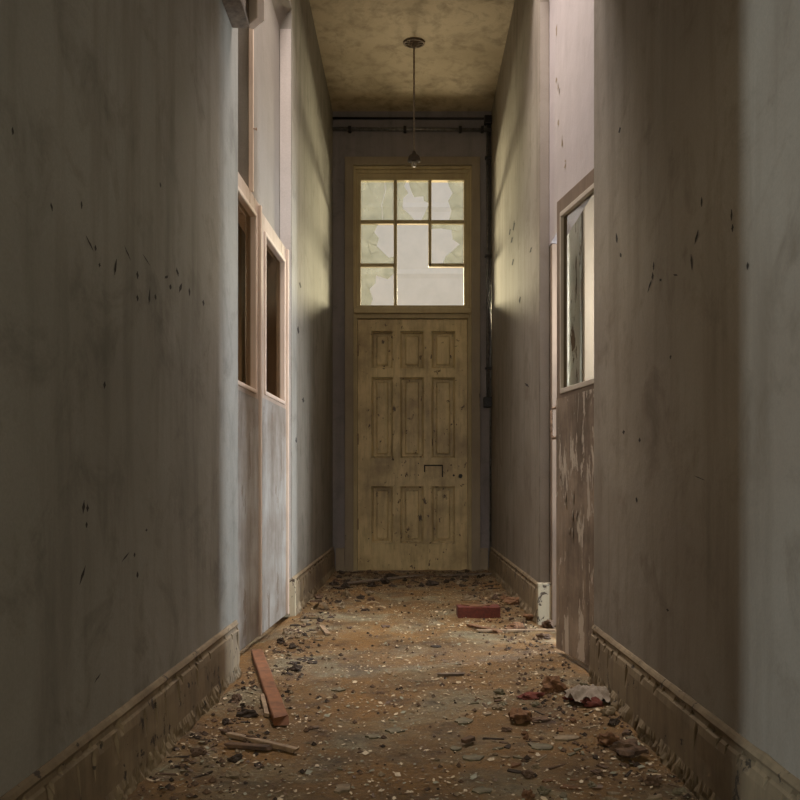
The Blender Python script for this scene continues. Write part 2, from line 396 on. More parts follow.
def pane(c, r_, polys):
    c0, c1 = CO[c]; r0, r1 = RO[r_]
    bm = BM()
    for P in polys:
        P = [(X(c0+(c1-c0)*u), Z(r0+(r1-r0)*v)) for u, v in P]
        # roughen the broken edge slightly
        prism(bm, P, 'y', .044, .047)
    obj('window_pane', bm, M['glass'], wn)
pane(0,0,[[(0,0),(.72,0),(.74,.25),(.62,.6),(.66,1),(0,1)], [(.735,0),(1,0),(1,1),(.675,1),(.64,.6),(.76,.25)]])
pane(1,0,[[(0,0),(.30,0),(.22,.12),(.36,.30),(.20,.42),(.17,.7),(.42,.86),(.55,1),(0,1)], [(.36,0),(1,0),(1,.55),(.86,.50),(.84,.38),(.55,.40),(.44,.22)], [(1,.62),(1,1),(.78,1),(.9,.8)]])
pane(2,0,[[(.5,0),(1,0),(1,1),(.55,1),(.62,.75),(.52,.5),(.66,.3),(.55,.14)]])
pane(0,1,[[(0,0),(.52,0),(.40,.2),(.55,.35),(.48,.55),(.85,.85),(1,.82),(1,1),(0,1)]])
pane(2,1,[[(0,0),(1,0),(1,1),(.35,1),(.45,.8),(.62,.7),(.88,.5),(.66,.38),(.62,.14),(.30,.10),(0,.12)]])
pane(0,2,[[(0,0),(1,0),(1,.16),(.82,.30),(.46,.2),(.44,.4),(.26,.55),(.36,.8),(.30,.95),(0,1)]])
bm = BM()   # cracks as dark hairlines on the glass
def crack(bm, c, r_, P):
    c0, c1 = CO[c]; r0, r1 = RO[r_]
    tube(bm, [(X(c0+(c1-c0)*u), .042, Z(r0+(r1-r0)*v)) for u, v in P], .0011, 5)
crack(bm,1,0,[(0,.3),(.1,.38),(.05,.6),(.2,.7)]); crack(bm,1,0,[(.6,.05),(.8,.2),(.72,.38)]); crack(bm,2,0,[(1,.2),(.8,.35),(.62,.3)]); crack(bm,2,0,[(.62,.75),(.8,.6),(1,.7)])
crack(bm,0,1,[(0,.3),(.2,.45),(.48,.55)]); crack(bm,0,1,[(.1,1),(.3,.75),(.2,.45),(.4,.2)]); crack(bm,0,1,[(.3,.75),(.6,.7)])
crack(bm,2,1,[(.62,.7),(.8,.85),(1,.8)]); crack(bm,2,1,[(.88,.5),(1,.35)]); crack(bm,2,1,[(.62,.14),(.85,.2),(1,.1)])
crack(bm,0,2,[(0,.3),(.26,.55),(.1,.8),(.2,1)]); crack(bm,0,2,[(.26,.55),(.12,.3),(.25,.05)]); crack(bm,0,0,[(.2,0),(.35,.4),(.1,.7)])
obj('glass_cracks', bm, M['chunkg'], wn)
# outside
bm = BM(); z = -0.1
while z < 8.2:
    prism(bm, [(12.0, z), (12.012, z+.07), (12.012, z+.93), (12.0, z+1.0), (12.4, z+1.0), (12.4, z)], 'x', -7, 7); z += 1.0
obj('wall_outside', bm, M['outwall'], kind='structure')
sbox('ground_outside', (-9, 9, 6.91, 14, -.3, -.12), M['ground'])
# ------------------------------------------------------------------ pipes on far wall
def pipeobj(name, pts, r_, mat, label, cat, parent=None, grp=None):
    bm = BM(); tube(bm, pts, r_, 12); o = obj(name, bm, mat, parent)
    if label: tag(o, label, cat, grp)
    return o
p1 = pipeobj('pipe', [(-W+.002, D-.03, Z(130.5)), (W-.002, D-.03, Z(131.5))], .015, M['pipe'], 'thicker grey pipe running level across far wall above the doorway', 'pipe')
bm = BM()
bm.free()
for px in (350, 405, 460, 482):
    bm = BM(); box(bm, X(px)-.012, X(px)+.012, -.05+D, D-.0005, Z(133.5), Z(128.3), bev=.003); obj('pipe_clip', bm, M['iron'], p1)
p2 = pipeobj('conduit', [(-W+.002, D-.016, Z(119)), (X(485), D-.016, Z(119.5)), (X(488), D-.016, Z(123))], .009, M['iron'], 'thin dark conduit high on the far wall just under the ceiling', 'conduit')
p3 = empty('switch_conduit', (X(487.5), D, Z(403))); tag(p3, 'dark conduit dropping down beside the far door to a small black switch box', 'conduit')
zz = lambda py: Z(py)-Z(403)
bm = BM(); tube(bm, [(0,-.022,zz(124)), (0,-.022,zz(400))], .012, 12); tube(bm, [(.022,-.016,zz(124)), (.022,-.016,zz(545))], .007, 8); obj('pipe_run', bm, M['pipe'], p3)
bm = BM(); box(bm, -.036, .036, -.055, -.0005, -.04, .045, bev=.008); tube(bm, [(0,-.056,0), (0,-.066,0)], .016, 14); obj('switch_box', bm, M['iron'], p3)
for py in (160, 258, 370):
    bm = BM(); box(bm, -.022, .034, -.036, -.0005, zz(py), zz(py)+.02, bev=.003); obj('pipe_clip', bm, M['iron'], p3)
bm = BM(); box(bm, -.03, .03, -.06, -.0005, zz(126), zz(118), bev=.006); obj('junction_box', bm, M['iron'], p3)
# ------------------------------------------------------------------ pendant lamp
py_ = 5.54; lx = .014
lamp = empty('pendant_lamp', (lx, py_, H)); tag(lamp, 'bare pendant lamp fitting on a thin rod hanging from the ceiling before the transom', 'ceiling lamp')
bm = BM()
ring = [(.068*math.cos(a), .052*math.sin(a), -.007) for a in [2*math.pi*k/28 for k in range(29)]]
tube(bm, ring, .0075, 8, cap=False); tube(bm, [(-.066,0,-.008),(0,0,-.016),(.066,0,-.008)], .007, 8)
tube(bm, [(0,0,0),(0,0,-.018),(0,0,-.035),(0,0,-.045)], [.03,.028,.018,.008], 18)
for sx in (-1,1): tube(bm, [(sx*.02,-.0,-.004),(sx*.05,-.03,-.010)], .006, 8)
obj('ceiling_rose', bm, M['fitting'], lamp)
bm = BM(); tube(bm, [(0,0,-.03),(0,0,-.78)], .0062, 10); obj('rod', bm, M['fitting'], lamp)
bm = BM(); tube(bm, [(0,0,-.755),(0,0,-.775),(0,0,-.79),(0,0,-.81),(0,0,-.822),(0,0,-.83)], [.009,.016,.036,.044,.046,.030], 22); obj('lamp_cap', bm, simple('grimy_cap', (.085,.065,.05), (.05,.04,.03), 50, .9, 0), lamp)
bm = BM(); tube(bm, [(0,0,-.825),(0,0,-.845),(0,0,-.862),(0,0,-.864)], [.017,.019,.015,.008], 18); obj('lamp_holder', bm, M['lampglass'], lamp)
# ------------------------------------------------------------------ half-glazed leaves
def glazed_leaf(name, width, top, gz0, gz1, stile, mats, label, kind=None, mould=True, bottom=.02, glass=True, rstile=None, bead=.008, t=.04):
    """local x runs along the leaf from the hinge, local -y is the corridor face"""
    e = empty(name, (0,0,0)); rs = rstile or stile
    bm = BM()
    box(bm, 0, stile, -t/2, t/2, bottom, top, bev=.003); box(bm, width-rs, width, -t/2, t/2, bottom, top, bev=.003)
    box(bm, stile-.003, width-rs+.003, -t/2, t/2, gz1, top, bev=.003); 
    obj('leaf_frame', bm, mats[0], e)
    bm = BM(); box(bm, stile-.003, width-rs+.003, -t/2-.0006, t/2, gz0-.08, gz0, bev=.003); obj('lock_rail', bm, mats[0], e)
    bm = BM(); box(bm, stile-.006 if mould else -.001, width-rs+.006 if mould else width+.001, -t/2+(.007 if mould else -.001), t/2-.006, bottom if not mould else bottom+.10, gz0-(.075 if mould else .02)); 
    if mould: box(bm, stile-.003, width-rs+.003, -t/2, t/2, bottom, bottom+.11, bev=.003)
    obj('lower_panel', bm, mats[1], e)
    bm = BM()
    bw = .016 if bead > .005 else .009
    for a in ((stile-.002, stile+bw, gz0, gz1), (width-rs-.016, width-rs+.002, gz0, gz1), (stile, width-rs, gz0-.002, gz0+.018), (stile, width-rs, gz1-.018, gz1+.002)):
        box(bm, a[0], a[1], -t/2-bead, t/2+.002, a[2], a[3], bev=.005 if bead > .005 else .002)
    obj('glazing_bead', bm, mats[2], e)
    if glass:
        bm = BM(); box(bm, stile+.01, width-rs-.01, -.002, .002, gz0+.01, gz1-.01); obj('glass_pane', bm, M['clear'], e)
    if kind: e['kind'] = kind
    return e
def place(e, p_from, p_to, flip=False):
    d = Vector(p_to)-Vector(p_from); e.location = (p_from[0], p_from[1], 0); e.rotation_euler = (0,0,math.atan2(d.y, d.x))
# left pair: local +x from far hinge toward camera -> local -y faces ... (+X side)
ll = glazed_leaf('door_2', .615, 1.975, 1.135, 1.90, .07, (M['pinkwood'], M['lowpanel'], M['pinkedge']), '', mould=False)
ll['kind'] = 'structure'
# travel from near to far (+Y): local -y = +X side  (rot 90deg: local -y -> +x)
place(ll, (-.716, 3.685), (-.692, 4.30))
l2 = glazed_leaf('door_3', .65, 2.00, 1.12, 1.93, .075, (M['pinkwood'], M['lowpanel'], M['pinkedge']), '', mould=False)
l2['kind'] = 'structure'
place(l2, (-.745, 3.03), (-.722, 3.68))
# rebate strip on the meeting stile
bm = BM(); box(bm, .588, .612, -.034, -.018, .02, 1.97, bev=.004); obj('lock_edge', bm, M['pinkedge'], ll)
bm = BM(); box(bm, .627, .65, -.034, -.019, .02, 1.99, bev=.004); obj('meeting_bead', bm, M['pinkedge'], l2)
# frame of left pair
bm = BM()
box(bm, -.84, -.70, LF-.016, LF-.0065, 0, HEAD+.02); box(bm, -.84, -.80, LF-.06, LF-.016, 0, HEAD)
box(bm, -.84, -.735, LN+.001, LF-.017, HEAD-.015, HEAD+.02)
obj('trim_10', bm, M['pinkwood'], kind='structure')
bm = BM(); box(bm, -.724, -.703, 3.542, 3.559, HEAD+.02, 3.72, bev=.003)
tag(obj('batten', bm, M['pinkedge']), 'thin pale vertical batten standing on the left doorway head', 'batten')
bm = BM(); tube(bm, [(-.706, 3.55, 2.29), (-.690, 3.55, 2.288)], .003, 8); tube(bm, [(-.692, 3.55, 2.288), (-.688, 3.55, 2.288)], .007, 8)
tag(obj('nail', bm, M['rust']), 'small nail sticking out of the pale vertical batten', 'nail')
# latch on the far left jamb
bm = BM(); box(bm, -.684, -.662, LF-.025, LF-.0062, 1.20, 1.27, bev=.004)
tag(obj('strike_plate', bm, M['cream']), 'small pale latch keeper fixed on left door jamb', 'latch')
# right leaf ajar
rl = glazed_leaf('door_4', .60, 1.885, 1.085, 1.825, .042, (M['brownrail'], M['brownleaf'], M['cream']), '', mould=False, bottom=.03, rstile=.055, bead=.003, t=.024)
rl['kind'] = 'structure'
place(rl, (.613, 3.33), (.613+.58*.2, 3.33-.58*.98))
# handle at the free edge (local x=0): a rusty D pull projecting
bm = BM()
tube(bm, [(-.002,-.01,1.03),(-.03,-.016,1.03),(-.04,-.018,1.02),(-.04,-.018,.92),(-.03,-.016,.905),(-.002,-.01,.905)], .0065, 10)
box(bm, -.006, .004, -.012, .012, .885, 1.05, bev=.002)
obj('pull_handle', bm, M['rust'], rl)
bm = BM()  # torn strips of paint on the leaf
for k in range(9):
    x = R.uniform(.02,.3); zc = R.choice([.55,.62,.5,.68,.8]) + R.uniform(-.08,.08); w_ = R.uniform(.006,.016); h_ = R.uniform(.03,.08)
    a = [bm.verts.new(p) for p in ((x,-.0142,zc), (x+w_,-.020,zc+h_*.2), (x+w_*.8,-.016,zc+h_), (x-w_*.3,-.0142,zc+h_*.8))]
    bm.faces.new(a)
obj('paint_curls', bm, M['cream'], rl, kind='stuff')
# frame lining seen through the glass + inner leaf swung into the room
bm = BM()
box(bm, .736, .759, RF-.026, RF-.0065, .0, HR-.003, bev=.004); box(bm, .761, .795, RF-.036, RF-.0065, .0, 2.3, bev=.004); box(bm, .795, .86, RF-.022, RF-.0065, .0, 2.3, bev=.005)
obj('trim_11', bm, M['whitepeel'], kind='structure')
bm = BM(); box(bm, .703, .735, RF-.05, RF-.0065, 0, HR-.003, bev=.004); obj('trim_13', bm, M['brownrail'], kind='structure')
bm = BM(); box(bm, .77, .86, 2.745, 2.78, 0, HR-.002, bev=.003); obj('trim_12', bm, M['brownrail'], kind='structure')
il = glazed_leaf('door_5', .60, 2.25, 1.085, 2.1, .17, (M['cream'], M['cream'], M['cream']), '')
il['kind'] = 'structure'
place(il, (.862, 4.02), (1.462, 4.00))
# ------------------------------------------------------------------ wooden bracket top left
bk = empty('wooden_bracket', (-W, 2.80, 2.36)); tag(bk, 'chunky reddish timber bracket jutting from top of left wall corner', 'bracket')
bm = BM(); box(bm, .0, .066, -.6, .095, .0, .16, bev=.003); obj('arm', bm, M['greywood'], bk)
bm = BM(); mt = Matrix.Translation((.066,.098,.0)) @ Matrix.Rotation(math.radians(-48), 4, 'Z')
box(bm, 0, .075, -.02, .012, .0, .3, bev=.003, mat=mt); obj('end_board', bm, M['pinkedge'], bk)
# ------------------------------------------------------------------ wall scars / curled flakes
def scars(name, s, pts, parent):
    bm = BM()
    for (px, py, L, ang) in pts:
        y = (W)*F/abs(px-CX); zc = EYE+(CY-py)/F*y; k = y/F
        Lz = L*k; wy = max(.007, 4.6*k*y/W*.6); a = math.radians(ang)
        n = 7; up = []; dn = []
        for i in range(n):
            t = i/(n-1)-.5; w_ = wy*(.5-abs(t))*R.uniform(.5,1.2)*.9+.0006
            cy = y+math.tan(a)*t*Lz*2.2; cz = zc+t*Lz
            up.append((s*(W-.0012), cy-w_, cz)); dn.append((s*(W-.0012), cy+w_, cz))
        f = bm.faces.new([bm.verts.new(p) for p in up+dn[::-1]]); f.material_index = 0
        # curled flake edge
        if False:
            e = [bm.verts.new(p) for p in (dn[1], dn[3], dn[5])] + [bm.verts.new((s*(W-.007), p[1]+.003, p[2])) for p in (dn[5], dn[3], dn[1])]
            f = bm.faces.new(e); f.material_index = 0
    o = obj(name, bm, [M['slit'], M['curl']], parent, kind='stuff')
    return o
LP = [(115,267,18,8),(127,253,10,-40),(146,260,6,-60),(149,296,18,5),(137,275,8,0),(166,277,6,40),(177,272,8,-20),(180,288,12,20),(189,292,9,0),(203,303,7,0),(89,243,10,-40),(95,248,6,0),(99,265,5,10),(81,205,8,0),(51,207,8,-10),(12,131,8,0),(83,507,14,5),(87,508,8,0),(82,575,18,20),(86,525,6,0),(125,557,8,50),(134,555,5,0),(137,575,7,0),(97,678,6,50),(146,530,3,0),(104,385,8,5),(160,185,5,0),(155,297,6,0),(137,298,7,0),(170,287,6,10)]
RP = [(697,237,12,-20),(692,262,17,5),(654,266,9,0),(650,286,10,-30),(653,276,8,0),(617,238,12,10),(621,255,6,20),(732,215,12,0),(733,228,8,0),(702,202,10,0),(748,266,8,0),(671,357,4,0),(620,130,6,0),(661,280,4,30),(676,275,5,50),(624,432,5,0),(700,478,5,70),(637,500,6,10),(640,440,5,0),(668,610,3,0)]
scars('peeling_scars', -1, LP, bpy.data.objects['wall_left'])
scars('peeling_scars', 1, RP, bpy.data.objects['wall_right'])
RP2 = [(514,226,10,-10),(512,240,7,20),(513,262,7,0),(520,300,8,0),(527,385,8,60),(510,232,6,0),(531,250,5,0)]
scars('peeling_scars', 1, RP2, bpy.data.objects['wall_right'])
scars('peeling_scars', -1, [(300,285,6,0),(298,330,8,0),(303,400,6,10),(296,440,6,0)], bpy.data.objects['wall_left'])
# scars on right over-door panel (X=.70)
bm = BM()
for (px, py, L) in ((557,30,10),(557,78,5),(559,85,5),(560,90,4),(559,122,6),(563,140,10),(566,160,3),(566,165,3)):
    y = .70*F/(px-CX); zc = EYE+(CY-py)/F*y; h_ = L*y/F
    vs = [bm.verts.new((.6985, y+R.uniform(-.012,.012), zc+q*h_)) for q in (-.5,-.2,.3,.5)] + [bm.verts.new((.6985, y+.02+R.uniform(-.008,.02), zc+q*h_)) for q in (.4,.1,-.4)]
    bm.faces.new(vs)
obj('peeling_scars', bm, M['base'], bpy.data.objects['wall_overdoor_right'], kind='stuff')
# ------------------------------------------------------------------ debris
def slab_bm(rx, ry, t, seed, n=7, curl=0):
    r_ = random.Random(seed); bm = BM()
    pts = []
    for k in range(n):
        a = 2*math.pi*(k+r_.uniform(-.3,.3))/n; q = r_.uniform(.55,1.12); pts.append((rx*q*math.cos(a), ry*q*math.sin(a)))
    vs = prism(bm, pts, 'z', 0, t)
    for v in vs:
        v.co.z += r_.uniform(0, t*.5) if v.co.z > 0 else 0
        v.co.z += curl*(v.co.x/rx)**2*rx
    return bm
def lump_bm(rx, ry, rz, seed):
    bm = BM(); bmesh.ops.create_icosphere(bm, subdivisions=3, radius=1); o = Vector((seed*3.1, seed*1.7, 0))
    for v in bm.verts:
        d = .75+.7*noise.noise(v.co*1.3+o)+.22*noise.noise(v.co*3.3+o)+.12*noise.noise(v.co*8+o)
        c = v.co*d; c.z = max(-.55, c.z)
        v.co = Vector((c.x*rx, c.y*ry, (c.z+.55)*rz))
    return bm
def beam_bm(L, w_, t, seed, ends=True):
    r_ = random.Random(seed); bm = BM(); n = 8
    rings = []
    for i in range(n+1):
        x = -L/2+L*i/n; dy = r_.uniform(-.03,.03)*w_; 
        row = []
        for (a, b) in ((-1,0),(1,0),(1,1),(-1,1)):
            xx = x+(r_.uniform(-1,1)*w_*.5 if i in (0,n) and ends else 0)
            row.append(bm.verts.new((xx, a*w_/2+dy, b*t)))
        rings.append(row)
    for A, B in zip(rings, rings[1:]):
        for k in range(4): bm.faces.new([A[k], A[(k+1)%4], B[(k+1)%4], B[k]])
    bm.faces.new(rings[0]); bm.faces.new(rings[-1][::-1])
    bmesh.ops.recalc_face_normals(bm, faces=bm.faces[:])
    bmesh.ops.bevel(bm, geom=[e for e in bm.edges if e.calc_length() > L/n*.8], offset=min(w_,t)*.12, segments=1, affect='EDGES')
    return bm
def lay(name, bm, mat, px, py, rz, label, cat, grp=None, tilt=(0,0), dz=0):
    x, y = flo(px, py); o = obj(name, bm, mat, loc=(x, y, fh(x,y)-.002+dz), rot=(tilt[0], tilt[1], rz))
    return tag(o, label, cat, grp)
def seg(name, a, b, w_, t, mat, label, cat, seed, dz=0.004, z2=None):
    (x0,y0), (x1,y1) = flo(*a), flo(*b); L = math.hypot(x1-x0, y1-y0)
    z0 = fh(x0,y0)+dz; z1 = (fh(x1,y1)+dz) if z2 is None else z2
    o = obj(name, beam_bm(L, w_, t, seed, ends=True), mat, loc=((x0+x1)/2, (y0+y1)/2, (z0+z1)/2), rot=(0, -math.atan2(z1-z0, L), math.atan2(y1-y0, x1-x0)))
    return tag(o, label, cat)
# the brick
bx = flo(479, 618)
bm = BM(); box(bm, -.114, .114, -.055, .055, 0, .062, bev=.003)
for v in bm.verts:
    v.co += Vector([noise.noise(v.co*30+Vector((i*9,0,0)))*.003 for i in range(3)])
bo = obj('brick', bm, M['brick'], loc=(bx[0], bx[1]+.05, fh(*bx)-.003), rot=(0,0,.02)); tag(bo, 'whole dark red brick lying crosswise near the far right skirting', 'brick')
bm = slab_bm(.105, .045, .006, 31, 9); o = obj('mortar_crust', bm, M['bricklt'], bo, loc=(0.0,0,.060))
# timber
seg('timber_offcut', (257,658), (281,728), .045, .024, M['redwood'], 'reddish brown timber offcut lying at the foot of the left doors', 'timber', 3, .006)
seg('timber_stick', (230,741), (296,755), .016, .012, M['palewood'], 'long pale stick on the floor in front of the reddish timber offcut', 'stick', 4)
seg('timber_stick', (262,700), (267,718), .014, .010, M['palewood'], 'short pale stick lying just left of the reddish timber offcut', 'stick', 5)
seg('timber_stick', (322,629), (328,637), .022, .010, M['palewood'], 'tiny cream stub of wood on the floor past the left doors', 'stick', 6)
seg('timber_lath', (478,633), (556,632), .022, .010, M['palewood'], 'thin flat lath lying across the floor in front of the red brick', 'lath', 8)
seg('timber_lath', (470,627), (500,634), .03, .010, M['bricklt'], 'short reddish lath end poking out beneath the long thin lath', 'lath', 9)
seg('timber_lath', (440,580), (492,577), .03, .012, M['greywood'], 'pale lath lying along the threshold at right of the far door', 'lath', 10, .012)
seg('timber_lath', (345,586), (420,579), .05, .01, M['greywood'], 'wide grey board lying across the floor before the far door', 'board', 11, .012)
seg('timber_lath', (438,676), (465,676), .014, .008, M['chunkg'] if False else M['greywood'], 'short grey sliver lying alone in the middle of the floor', 'sliver', 12)
seg('timber_lath', (226,752), (270,752), .022, .010, M['chunkb'], 'dark brown strip lying just below the long pale stick', 'strip', 13)
# curved shard at left (broken plate-like)
def shard(px, py, r0, mat, label, rz, nm='plaster_shard', span=2.4, h=.03):
    bm = BM(); n = 9; A = []
    for i in range(n):
        a = -span/2+span*i/(n-1)
        A.append([bm.verts.new((r0*math.sin(a), y_, h*math.cos(a)-h*math.cos(span/2))) for y_ in (-r0*.45, r0*.45)])
    for p, q in zip(A, A[1:]): bm.faces.new([p[0], p[1], q[1], q[0]])
    r_ = bmesh.ops.solidify(bm, geom=bm.faces[:], thickness=.005)
    return lay(nm, bm, mat, px, py, rz, label, 'shard', dz=.005)
shard(310, 620, .055, M['chunkp'], 'curved pale shard arched on the floor by the left plinth block', .2)
shard(321, 610, .045, M['chunkp'], 'wider curved pale shard lying behind the arched one by left skirting', -.5, h=.05)
shard(373, 604, .045, M['flakeL'], 'cream curled shard on the dark litter below the far door', .15, h=.02)
shard(380, 608, .035, M['flakeL'], 'small cream shard just in front of the cream curled shard', -.3, h=.012)
# distinct floor chips
chips = [
 (395,731,.032,.02,'chunkg','flat greenish chip on the open floor left of centre'),
 (374,737,.028,.014,'chunkg','thin greenish chip just left of the flat greenish chip'),
 (464,722,.034,.026,'chunkg','larger grey green chip right of centre in the mid foreground'),
 (455,748,.024,.018,'chunkg','rounded grey chip beside the dark splinter in the foreground'),
 (473,757,.036,.02,'chunkg','pale grey green flat flake in the right-centre foreground'),
 (487,716,.02,.014,'chunkp','small beige chip between the grey chips and the rubble pile'),
 (338,691,.03,.018,'chunkg','greenish chip on the greenish patch right of the timber offcut'),
 (305,660,.05,.03,'chunkd','dark curved slab lying on the left greenish litter'),
 (294,664,.03,.02,'chunkd','small dark slab beside the larger dark slab on left litter'),
 (313,663,.028,.018,'chunkd','dark chip at right of the larger dark slab on left litter'),
 (541,746,.05,.024,'chunkg','wide flat greenish slab at the left of the right rubble'),
 (567,738,.06,.02,'chunkp','long beige slab among the rubble along right skirting'),
 (436,647,.03,.02,'chunkd','single dark chip in the centre of the floor before the brick'),
 (385,626,.03,.03,'chunkb','lone brown clod in the middle of the far floor'),
 (350,628,.02,.02,'chunkb','small brown clod left of the lone brown clod'),
 (343,790,.03,.02,'chunkp','beige chip at the bottom edge of the floor left of centre'),
 (483,792,.03,.018,'chunkg','greenish chip at the bottom edge of the floor right of centre')]
for i, (px, py, rx, ry, mk, lab) in enumerate(chips):
    lay('plaster_chip', slab_bm(rx*.85, ry*1.35, .005, 100+i, 11), M[mk], px, py, R.uniform(-.4,.4), lab, 'chip')
# dark splinter
seg('wood_splinter', (463,745), (474,741), .018, .012, M['chunkb'], 'dark wedge-shaped splinter on the floor beside grey chips', 'splinter', 21, .008)
# right foreground brick fragments + rag
big = [
 (521,722,.050,.045,.040,'bricklt','wide reddish brick fragment at front left of the right rubble'),
 (553,694,.055,.04,.055,'bricklt','tall orange brick fragment topping the right rubble'),
 (530,699,.060,.03,.026,'brick','long dark red brick fragment left of the tall orange one'),
 (573,702,.035,.03,.032,'brick','dark red fragment between the tall orange one and the rag'),
 (592,712,.04,.03,.026,'brick','dark red fragment lying under the front edge of the rag'),
 (608,748,.040,.035,.040,'bricklt','round reddish clod by the right skirting'),
 (626,760,.055,.045,.045,'chunkb','large brown flat lump by the right skirting near the camera'),
 (540,722,.055,.03,.014,'chunkb','low brown slab behind the wide reddish brick fragment'),
 (516,606,.075,.06,.045,'bricklt','orange broken brick half right behind the whole red brick'),
 (535,622,.080,.05,.042,'bricklt','big dusty orange rubble lump beside the white plinth block'),
 (515,630,.070,.045,.034,'bricklt','sloping orange rubble lump in front of the brick half'),
 (548,628,.050,.045,.045,'chunkb','brown rubble lump against the white plinth block'),
 (545,640,.045,.03,.026,'chunkb','brown clod lying in front of the thin flat lath'),
 (496,597,.050,.03,.026,'chunkp','beige lump on the litter behind the whole brick'),
 (505,640,.02,.015,.012,'chunkp','small beige crumb in front of the lath'),
 (249,745,.03,.02,.02,'chunkb','brown crumb touching the left end of the long pale stick')]
for i, (px, py, rx, ry, rz, mk, lab) in enumerate(big):
    lay('brick_fragment' if mk.startswith('brick') else 'rubble_lump', lump_bm(rx*.9, ry*.85, rz*.68, 11+i), M[mk], px, py, R.uniform(-.6,.6), lab, 'rubble')
# crumpled rag / paper
bm = BM(); n = 26
gg = [[None]*(n+1) for _ in range(n+1)]
for i in range(n+1):
    for j in range(n+1):
        u, v = i/n-.5, j/n-.5; rr_ = math.hypot(u, v)*2
        a = math.atan2(v, u)
        h = .03*(1-min(1,rr_)**2)+.022*abs(noise.noise(Vector((u*7, v*3, 5))))+.012*math.sin(a*9+rr_*3)*rr_
        gg[i][j] = bm.verts.new((u*.15*(1+.2*noise.noise(Vector((u*3,v*3,1)))), v*.15*(1+.3*noise.noise(Vector((u*3,v*3,7)))), max(.002, h)))
for i in range(n):
    for j in range(n):
        if math.hypot(i+.5-n/2, j+.5-n/2) < n*.52: bm.faces.new([gg[i][j], gg[i+1][j], gg[i+1][j+1], gg[i][j+1]]).smooth = True
for v in [v for v in bm.verts if not v.link_faces]: bm.verts.remove(v)
rg = lay('crumpled_rag', bm, M['cloth'], 590, 706, .3, 'crumpled pale rag at the end of the right skirting', 'rag', dz=.012)
# piles of unnamed small rubble; each pile shares one true label
protos = {}
OCC = []
for o_ in list(C.objects):
    if o_.get('category') in ('chip','rubble','stick','timber','lath','board','sliver','strip','splinter','shard','brick','rag') and o_.type == 'MESH':
        mw = Matrix.LocRotScale(o_.location, o_.rotation_euler, None)
        xs2 = [v.co.x for v in o_.data.vertices]; ys2 = [v.co.y for v in o_.data.vertices]
        a_, b_ = min(xs2), max(xs2); hw = (max(ys2)-min(ys2))/2
        nn = max(1, int((b_-a_)/max(.02, hw)))
        for q_ in range(nn+1):
            p_ = mw @ Vector((a_+(b_-a_)*q_/nn, (max(ys2)+min(ys2))/2, 0)); OCC.append((p_.x, p_.y, hw+.004))
def proto(kind, i):
    if (kind, i) not in protos:
        if kind == 'chip': b_ = slab_bm(1, .7, .28, 500+i, 7)
        elif kind == 'lump': b_ = lump_bm(1, .8, .7, 40+i)
        else: b_ = beam_bm(2.4, .35, .25, 60+i)
        me = bpy.data.meshes.new(kind+'_mesh'); bmesh.ops.recalc_face_normals(b_, faces=b_.faces[:]); b_.to_mesh(me); b_.free(); protos[(kind, i)] = me
    return protos[(kind, i)]
variants = {}
def small(kind, i, mk):
    if (kind, i, mk) not in variants:
        me = proto(kind, i).copy(); me.materials.append(M[mk]); variants[(kind, i, mk)] = me
    return variants[(kind, i, mk)]
def pile(count, area, sizes, kinds, mks, name, label, group, cat='rubble'):
    done = 0; tries = 0; placed = []
    while done < count and tries < count*40:
        tries += 1
        x, y = area(); s = R.uniform(*sizes)*(1.0 if R.random() < .8 else 1.4)
        if any(math.hypot(x-a, y-b) < (s+c)*.95 for a, b, c in placed): continue
        if any(math.hypot(x-a, y-b) < s+c for a, b, c in OCC): continue
        if abs(x)+s > .63 or y > 6.5: continue
        placed.append((x, y, s)); k = R.choice(kinds)
        o = bpy.data.objects.new(name, small(k, R.randrange(4), R.choice(mks))); C.objects.link(o)
        o.scale = (s, s*R.uniform(.7,1), s*R.uniform(.6,1)); o.rotation_euler = (R.uniform(-.06,.06), R.uniform(-.06,.06), R.uniform(0,6.28))
        o.location = (x, y, fh(x, y)-.10*s); tag(o, label, cat, group); done += 1
def rect(x0, x1, y0, y1):
    return lambda: (R.uniform(x0, x1), R.uniform(y0, y1))
pile(26, rect(-.60,-.38,1.9,2.75), (.012,.03), ['chip','lump','stick'], ['chunkd','chunkb','chunkd','chunkp'], 'rubble_piece', 'small dark rubble piece lying along the near left skirting', 'dark rubble along the near left skirting')
pile(34, rect(-.62,-.42,2.95,4.3), (.014,.032), ['chip','lump','chip'], ['chunkd','chunkd','chunkb','chunkp'], 'rubble_piece', 'dark crumb of rubble along the foot of the left doors', 'rubble along the foot of the left doors')
pile(30, rect(-.60,-.25,4.4,6.1), (.018,.05), ['chip','lump','chip'], ['chunkd','chunkp','chunkb','chunkd'], 'rubble_piece', 'rubble piece strewn along the far left skirting', 'rubble along the far left skirting')
pile(95, rect(-.58,.58,5.6,6.45), (.02,.055), ['chip','lump','stick'], ['chunkd','chunkd','chunkd','chunkb','chunkp'], 'rubble_piece', 'dark rubble piece strewn before the far door', 'dark rubble before the far door')
pile(34, rect(.32,.60,4.15,5.5), (.015,.045), ['chip','lump','stick'], ['bricklt','chunkb','chunkd','chunkp'], 'rubble_piece', 'brown or brick-coloured rubble piece by the far right skirting', 'rubble by the far right skirting')
pile(70, rect(.22,.60,1.75,2.75), (.010,.028), ['chip','lump','chip','stick'], ['chunkb','chunkd','chunkg','bricklt','chunkp'], 'rubble_piece', 'small mixed rubble piece in the heap along the near right skirting', 'mixed rubble along the near right skirting')
pile(46, rect(-.35,.32,1.7,4.6), (.006,.014), ['chip'], ['chunkg','chunkp','chunkb','flakeL'], 'loose_chip', 'small loose chip scattered on the open floor', 'loose chips on the open floor', 'chip')
